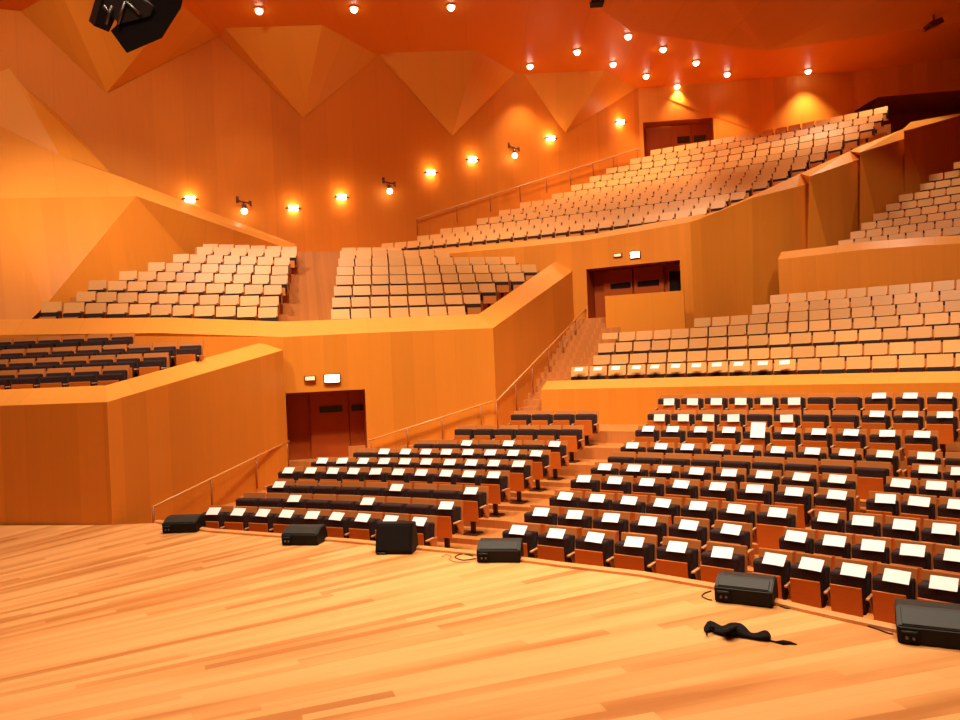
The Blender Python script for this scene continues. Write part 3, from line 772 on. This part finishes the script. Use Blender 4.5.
# ------------------------------------------------------------------ HANDRAILS
def handrail(pts, posts, label, h=.85, r=.024):
    e = empty('handrail', at(pts[0], pts[0].z-h))
    off = -e.location
    put(tube_mesh('rail', [p+off for p in pts], r, m_rail), e)
    for p, hh in posts:
        put(tube_mesh('post', [p+off, p+off-Vector((0, 0, hh))], .023, m_post, 6), e)
    tag(e, label, 'handrail'); return e
a, b = U(153, 507, 15.35), U(289, 441, 20.3)
pts = [a+(b-a)*s for s in (0, .33, .66, 1)]
handrail(pts, [(a+(b-a)*s, .8) for s in (0.0, .36, .70, .985)], 'wooden handrail on posts along the plain side wall by the stage')
a, b, c_ = onB(368, 440)-nb*.18, onB(491, 401)-nb*.18, U(589, 306, 27.3)
handrail([a, b], [(a+(b-a)*s, .85) for s in (.02, .3, .58, .9)], 'wooden handrail rising beside the side door above the stalls seats')
b2 = b+Vector((.12, .05, .0))
handrail([b2, c_], [(b2+(c_-b2)*s, .9) for s in (.0, .17, .33, .5, .66, .82, .98)], 'steep wooden handrail beside the side stair under the ramp')
a, b = Epx(415, 220)+nE*.25, Epx(636, 150)+nE*.25
handrail([a, b], [(a+(b-a)*s, .7) for s in (.0, .16, .3, .43, .55, .66, .77, .87, .99)], 'long wooden handrail climbing the big wall beside the top balcony', r=.035)

# ------------------------------------------------------------------ SIGNS
sign(332, 378.5, onB, .40, .2, 'glowing exit sign over the side door by the stalls', m_exit)
sign(310, 378.5, onB, .26, .1, 'dim small sign lamp just beside the glowing sign over the stalls door', m_exit_dim)
nCd = Vector((math.sin(.47), math.cos(.47), 0))
pc = lambda x, y: C(x, y, C_R)
e = sign(635.5, 255, pc, .32, .2, 'glowing exit sign over the doorway of the main balcony', m_exit); e.rotation_euler.z = -ang(C(635, 255)); 
e = sign(618, 255.5, pc, .26, .09, 'dim small sign lamp just beside the glowing sign over the balcony doorway', m_exit_dim); e.rotation_euler.z = -ang(C(618, 255))

# ------------------------------------------------------------------ WALL LAMPS
scon = [(293, 209), (341, 198), (430, 173.5), (471.5, 160.5), (549.5, 139), (619, 123), (190, 200)]
NM = ['just beside the gallery slope', 'second along the climbing line', 'third along the climbing line', 'fourth along the climbing line', 'fifth along the climbing line', 'topmost by the rear corner', 'lowest, behind the bright slope']
lights = []
ezr = math.atan2(Ed.y, Ed.x)
body = box_mesh('lamp_body', (0, -.14, 0), (.62, .20, .05), m_brass, bev=.015)
glow = prism_mesh('lamp_glass', [(-.20, .03), (-.04, .03), (-.02, .10), (-.22, .10)], -.18, .18, m_lamp, .01)
glow2 = prism_mesh('lamp_glass', [(-.20, -.03), (-.04, -.03), (-.02, -.08), (-.22, -.08)], -.18, .18, m_lamp, .01)
for (x, y), nm in zip(scon, NM):
    p = Epx(x, y); e = empty('wall_sconce', p, ezr)
    put(body, e, 'lamp_body'); put(glow, e, 'lamp_glass'); put(glow2, e, 'lamp_glass')
    tag(e, 'glowing wall sconce on the big timber wall, %s' % nm, 'lamp', 'sconces on the big timber wall')
    for dz_, en in ((.22, 9), (-.2, 8)):
        l = bpy.data.lights.new('sconce_light', 'POINT'); l.energy = en; l.color = (1, .62, .25); l.shadow_soft_size = .12
        lo = bpy.data.objects.new('sconce_light', l); COL.objects.link(lo); lo.location = p+nE*.32+Vector((0, 0, dz_))
gl = [(243.5, 214, 'lowest'), (387.5, 194, 'middle'), (511.5, 158.5, 'topmost')]
bulb_bm = bmesh.new(); bmesh.ops.create_uvsphere(bulb_bm, u_segments=12, v_segments=8, radius=.12); bulb = bm_done(bulb_bm, 'bulb', m_lamp, True)
for x, y, nm in gl:
    p = Epx(x, y); e = empty('spotlight_bracket', p, ezr)
    put(tube_mesh('mounting_arm', [(0, 0, .45), (0, -.3, .42), (0, -.34, .12)], .03, m_brass, 6), e)
    put(tube_mesh('cross_bar', [(-.26, -.3, .46), (.26, -.3, .36)], .03, m_brass, 6), e)
    put(tube_mesh('lamp_head', [(-.24, -.3, .38), (-.24, -.3, .62)], .06, m_brass, 8), e)
    put(tube_mesh('lamp_head', [(.24, -.3, .26), (.24, -.3, .46)], .06, m_brass, 8), e)
    put(tube_mesh('lamp_head', [(0, -.34, .12), (0, -.34, .30)], .09, m_brass, 8), e)
    b_ = put(bulb, e, 'bulb'); b_.location = (0, -.36, .04)
    tag(e, 'dark wall bracket with one round lit bulb, %s of three on the big wall' % nm, 'lamp', 'spotlight brackets on the big wall')

# ------------------------------------------------------------------ CEILING DOWNLIGHTS
dl = [(259, 9, 'first of the front three'), (354, 7.5, 'middle of the front three'), (451, 5.5, 'last of the front three'), (577, 50.5, 'top of the cluster'), (530, 65, 'above the third wall facet'), (613, 63, 'above the wall corner'),
      (628, 35, 'beside the edge of the lowered sail'), (663, 48, 'second under the sail edge'), (646, 75, 'lower one of the cluster'), (677, 85, 'over the rear doorway'), (696, 61.5, 'third under the sail edge'),
      (727, 73, 'fourth under the sail edge'), (808, 70, 'lone one over the rear wall')]
bmr = bmesh.new(); bmesh.ops.create_cone(bmr, cap_ends=True, segments=20, radius1=.20, radius2=.18, depth=.04); trimm = bm_done(bmr, 'trim_ring', m_ceil)
bmr = bmesh.new(); bmesh.ops.create_uvsphere(bmr, u_segments=16, v_segments=8, radius=.13); lampm = bm_done(bmr, 'lamp_lens', m_lamp)
for x, y, nm in dl:
    p = Ceil(x, y)
    e = empty('ceiling_downlight', p-Vector((0, 0, .025)))
    put(trimm, e, 'trim_ring'); q = put(lampm, e, 'lamp_lens'); q.location = (0, 0, -.04)
    tag(e, 'small lit round downlight in the timber ceiling, %s' % nm, 'lamp', 'ceiling downlights')
    l = bpy.data.lights.new('downlight', 'SPOT'); near = nm.startswith(('over', 'lone'))
    l.energy = 2200 if near else (800 if 'front three' in nm else 1300); l.color = (1, .72, .42); l.spot_size = R_(96 if near else 84); l.spot_blend = .9 if near else .6; l.shadow_soft_size = .15
    lo = bpy.data.objects.new('downlight', l); COL.objects.link(lo); lo.location = p-Vector((0, 0, .15))
# hall lamps in the ceiling above the platform and the seats (outside the picture)
def hall(x, y, e, tx=None, ty=None, tz=0, size=80, col=(1, .83, .62), z=15.9):
    l = bpy.data.lights.new('hall_spot', 'SPOT'); l.energy = e; l.color = col; l.spot_size = R_(size); l.spot_blend = .8; l.shadow_soft_size = .35
    lo = bpy.data.objects.new('hall_spot', l); COL.objects.link(lo); lo.location = (x, y, z)
    d = Vector(((x if tx is None else tx)-x, (y if ty is None else ty)-y, tz-z)); lo.rotation_euler = d.to_track_quat('-Z', 'Y').to_euler()
for x, y in ((-6, 6), (0, 5), (5, 4), (-5, 11), (1, 10)): hall(x, y, 2800)
for x, y in ((-3, 13.5), (3, 13), (8, 11)): hall(x, y, 5400, x+.8, y+3)
hall(-10, 12, 6000, -10, 21, 5, 70); hall(-3, 12, 6200, -3, 23, 5, 66); hall(5, 12, 6600, 8, 21, 3, 66)
hall(0, 16, 5000, 6, 30, 9, 62); hall(-12, 14, 3000, -15.5, 25.5, 11.5, 66)
hall(-7, 21, 2800, -13, 25.5, 8, 50); hall(-6, 16, 1700, -4, 31, 11, 75); hall(11, 15, 2600, 15, 27, 7, 58)
hall(12.5, 29.0, 1300, size=115); hall(17.0, 30.2, 1100, size=110)

# ------------------------------------------------------------------ STAGE MONITORS
def wedge(p, yaw, label, w=.65, d=.46, h=.28, top=m_blacktop, prof=None):
    e = empty('stage_monitor', p, yaw)
    pr = prof or [(-.22, 0), (-.23, .19), (-.04, h), (.15, h), (.22, .12), (.22, 0)]
    me = prism_mesh('cabinet', pr, -w/2, w/2, m_black, .012); me.materials.append(top)
    for f in me.polygons:
        if f.normal.z > .8: f.material_index = 1  # upward faces get the lighter black, light put into the colour
    put(me, e)
    # grille on the face towards the platform, set into the cabinet
    g0, g1 = Vector((0, pr[1][0], pr[1][1])), Vector((0, pr[2][0], pr[2][1])); mid_ = (g0+g1)/2; L = (g1-g0).length
    a_ = math.atan2(g1.y-g0.y, g1.z-g0.z)
    bm = bmesh.new(); bm_box(bm, (0, 0, 0), (w-.08, .02, L-.05), None, .006); bmesh.ops.rotate(bm, cent=(0, 0, 0), matrix=Matrix.Rotation(-a_, 3, 'X'), verts=bm.verts)
    bmesh.ops.translate(bm, vec=mid_+Vector((0, -.006, 0)), verts=bm.verts); put(bm_done(bm, 'grille', top), e)
    # plate with handle and sockets at one end of the low front face
    yf = pr[0][0]; zt = pr[1][1]
    sp_ = put(box_mesh('connector_plate', (-w/2+.11, yf-.012, zt*.52), (.17, .02, zt*.8), m_grille, bev=.004), e)
    put(tube_mesh('handle', [(-w/2+.04, yf-.02, zt*.75), (-w/2+.05, yf-.045, zt*.77), (-w/2+.16, yf-.045, zt*.77), (-w/2+.17, yf-.02, zt*.75)], .010, m_blacktop, 6), sp_)
    for xx in (.08, .14):
        put(tube_mesh('socket', [(-w/2+xx, yf-.02, zt*.4), (-w/2+xx, yf-.034, zt*.4)], .016, m_metal, 10), sp_)
    tag(e, label, 'speaker', 'stage monitors along the stage edge'); return e
wedge(UF(182, 532)+Vector((0, .12, 0)), R_(-4), 'low black stage monitor at the end of the curb by the side wall')
wedge(UF(304, 543.5)+Vector((0, .08, 0)), R_(-12), 'low black stage monitor, second from the side wall, before the front row')
wedge(UF(397, 552)+Vector((.0, .06, 0)), R_(-10), 'tall upright black monitor facing the stage between two low ones', w=.60, d=.5, h=.46, top=m_black,
      prof=[(-.2, 0), (-.22, .04), (-.10, .46), (.10, .46), (.2, .14), (.2, 0)])
wedge(UF(501, 561)+Vector((0, .12, 0)), R_(-10), 'low black stage monitor before the foot of the stair aisle')
wedge(UF(750, 604)+Vector((.02, .16, 0)), R_(-30), 'low black stage monitor with light-catching top near the black bag')
wedge(UF(946, 648)+Vector((.10, .24, 0)), R_(-27), 'big black stage monitor with sloped front at the frame edge', w=.78, h=.32,
      prof=[(-.28, 0), (-.29, .18), (-.07, .32), (.16, .32), (.28, .15), (.28, 0)])

# cables
def cable(px, mat, label, r=.008, z=.008):
    pts = [UF(x, y, z) for x, y in px]
    # Catmull-Rom smoothing
    out = []
    for i in range(len(pts)-1):
        p0 = pts[max(i-1, 0)]; p1 = pts[i]; p2 = pts[i+1]; p3 = pts[min(i+2, len(pts)-1)]
        for s in range(6):
            t = s/6; out.append(.5*((2*p1)+(p2-p0)*t+(2*p0-5*p1+4*p2-p3)*t*t+(3*p1-p0-3*p2+p3)*t**3))
    out.append(pts[-1])
    tag(put(tube_mesh('cable', out, r, mat, 6)), label, 'cable')
cable([(473, 556), (462, 554), (455, 557), (463, 560), (476, 558.5)], m_cable, 'black looped cable beside the monitor at the stair aisle')
cable([(470, 562), (455, 561.5), (449, 559), (452, 557), (446, 554.5), (442, 556.5)], m_cablelight, 'tan cable curling away from the monitor at the stair aisle', r=.006)
cable([(711, 591), (705, 593), (702, 596), (707, 599), (712, 600)], m_cable, 'black cable bunched under the light-catching monitor')
cable([(780, 606), (786, 608), (792, 608.5), (802, 610.5), (815, 613)], m_cable, 'black cable leaving the light-catching monitor along the curb')
cable([(868, 626), (880, 630), (888, 633), (893, 634)], m_cable, 'thin cable running to the big sloped monitor')

# ------------------------------------------------------------------ BLACK BAG with strap
def bag():
    path = [(706, 634, .03, .05), (709, 628, .05, .10), (713, 629, .05, .09), (718, 632, .07, .06), (725, 634, .10, .09), (733, 634, .14, .13), (739, 634, .13, .13), (744, 636.5, .07, .09), (750, 638, .05, .05), (758, 639, .06, .06), (764, 639.5, .085, .10), (769, 639.5, .07, .10), (771, 640, .03, .03)]
    verts = []; faces = []; n = 14; rr = random.Random(3)
    for i, (x, y, w, h) in enumerate(path):
        p = UF(x, y); q = UF(path[min(i+1, len(path)-1)][0], path[min(i+1, len(path)-1)][1]); q0 = UF(path[max(i-1, 0)][0], path[max(i-1, 0)][1])
        d = (q-q0).normalized(); s = Vector((-d.y, d.x, 0))
        for k in range(n):
            t = 2*math.pi*k/n; f = 1+rr.uniform(-.30, .22)
            verts.append(p+s*math.cos(t)*w*1.2*f+Vector((0, 0, max(.002, (h*.5+math.sin(t)*h*.55*f)*.85))))
    for i in range(len(path)-1):
        for k in range(n): faces.append((i*n+k, i*n+(k+1) % n, (i+1)*n+(k+1) % n, (i+1)*n+k))
    faces.append(tuple(range(n))[::-1]); faces.append(tuple(range((len(path)-1)*n, len(path)*n)))
    e = empty('cloth_bag', UF(738, 636)); off = e.location
    me = bpy.data.meshes.new('bag_body'); me.from_pydata([tuple(v-off) for v in verts], [], faces); me.materials.append(m_cloth)
    o = put(me, e); md = o.modifiers.new('s', 'SUBSURF'); md.levels = 1; md.render_levels = 1
    for p in me.polygons: p.use_smooth = True
    tips = [UF(765, 639.5, .012), UF(776, 642, .01), UF(783, 643, .012), UF(790, 643.2, .01), UF(797, 644.5, .006)]
    put(tube_mesh('strap', [t-off for t in tips], [.008, .01, .03, .02, .006], m_cloth, 6), e)
    fl = [UF(722, 629, .03), UF(731, 625.5, .05), UF(737, 628, .11), UF(730, 631, .12), UF(722, 633, .07)]
    vv = [v-off for v in fl]+[v-off+Vector((.01, .015, .02)) for v in fl]
    mf_ = bpy.data.meshes.new('flap'); mf_.from_pydata([tuple(v) for v in vv], [], [(0, 1, 2, 3, 4), (9, 8, 7, 6, 5)]+[(i, 5+i, 5+(i+1) % 5, (i+1) % 5) for i in range(5)]); mf_.materials.append(m_cloth); put(mf_, e)
    put(tube_mesh('carry_loop', [UF(714, 628, .05)-off, UF(709, 626.5, .09)-off, UF(706, 631, .07)-off, UF(707, 635, .02)-off], .014, m_cloth, 6), e)
    tag(e, 'crumpled black cloth bag with a thin strap lying on the stage floor', 'bag')
bag()

# ------------------------------------------------------------------ HANGING LOUDSPEAKER CLUSTER
def hang():
    D = 11.0; e = empty('hanging_loudspeaker', U(140, 20, D))
    off = Vector(e.location)
    def slab(name, px, d0, d1, mat, bev=0):
        f_ = [U(x, y, D+d0)-off for x, y in px]; b_ = [v+Vector((-.27, d1-d0, .26)) for v in f_]; n = len(px)
        fc = [tuple(range(n)), tuple(range(n, 2*n))[::-1]]+[(i, n+i, n+(i+1) % n, (i+1) % n) for i in range(n)]
        me = bpy.data.meshes.new(name); me.from_pydata([tuple(v) for v in f_+b_], [], fc); bm = bmesh.new(); bm.from_mesh(me); bmesh.ops.recalc_face_normals(bm, faces=bm.faces); bm.to_mesh(me); bm.free()
        me.materials.append(mat); return put(me, e)
    slab('cabinet', [(111, 31), (127, 53), (162, 38), (172, 22), (148, 10), (122, 20)], 0, .55, m_black)
    slab('cabinet', [(122, 20), (148, 10), (172, 22), (181, 8), (186, -14), (150, -22), (132, -8)], .02, .55, m_black)
    slab('cabinet', [(132, -8), (150, -22), (186, -14), (190, -50), (150, -58), (136, -34)], .04, .55, m_black)
    slab('side_cabinet', [(94, 26), (109, 32), (124, 0), (128, -40), (104, -40), (101, 2)], .12, .5, m_black)
    slab('front_grille', [(120, 24), (150, 16), (154, 6), (136, -4), (126, 4)], -.03, 0, m_blacktop)
    for a, b in (((104, 6), (110, 14)), ((118, 24), (125, 2)), ((126, 2), (140, 14)), ((112, 6), (106, 24))):
        put(tube_mesh('rigging_bar', [U(*a, D-.05)-off, U(*b, D-.05)-off], .022, m_metal, 6), e)
    for x in (112, 170):
        p = U(x, -45, D+.3)-off; put(tube_mesh('suspension_cable', [p, Vector((p.x, p.y, ZC-off.z))], .015, m_cable, 6), e)
    tag(e, 'black loudspeaker cluster hanging from the ceiling above the stage', 'speaker')
hang()
p = Ceil(597, 2); p.z = L1.z+.1; p = U(597, 1, 24.2)
e = empty('ceiling_projector', p)
put(box_mesh('housing', (0, 0, 0), (.42, .4, .26), m_black, bev=.02), e); put(tube_mesh('hanger', [(0, 0, .12), (0, 0, ZC-p.z)], .02, m_black, 6), e)
put(tube_mesh('lens', [(0, -.2, 0), (0, -.26, -.02)], .07, m_slot, 10), e)
tag(e, 'small black fixture hanging at the edge of the ceiling sail', 'fixture')
p = U(934, 24, 26.2); e = empty('ceiling_spotlight', p)
put(box_mesh('housing', (0, 0, 0), (.5, .35, .2), m_brass, Matrix.Rotation(R_(-20), 3, 'Y'), .02), e); put(tube_mesh('yoke', [(0, 0, .05), (0, 0, 1.0)], .03, m_brass, 6), e)
put(tube_mesh('barn_door', [(-.28, 0, -.12), (-.36, 0, -.2)], .09, m_brass, 8), e)
tag(e, 'dark theatre spotlight under the ceiling above the side terrace', 'lamp')

# ------------------------------------------------------------------ WORLD and VIEW
w = bpy.data.worlds.new('World'); S.world = w; w.use_nodes = True
w.node_tree.nodes['Background'].inputs[0].default_value = (1, .6, .3, 1); w.node_tree.nodes['Background'].inputs[1].default_value = .02
S.view_settings.view_transform = 'Standard'; S.view_settings.look = 'None'; S.view_settings.gamma = 1; S.view_settings.use_curve_mapping = False
S.view_settings.exposure = -0.06
S.cycles.max_bounces = 6; S.cycles.diffuse_bounces = 4; S.cycles.glossy_bounces = 3; S.cycles.transmission_bounces = 2
S.cycles.sample_clamp_indirect = 6.0; S.cycles.use_denoising = True
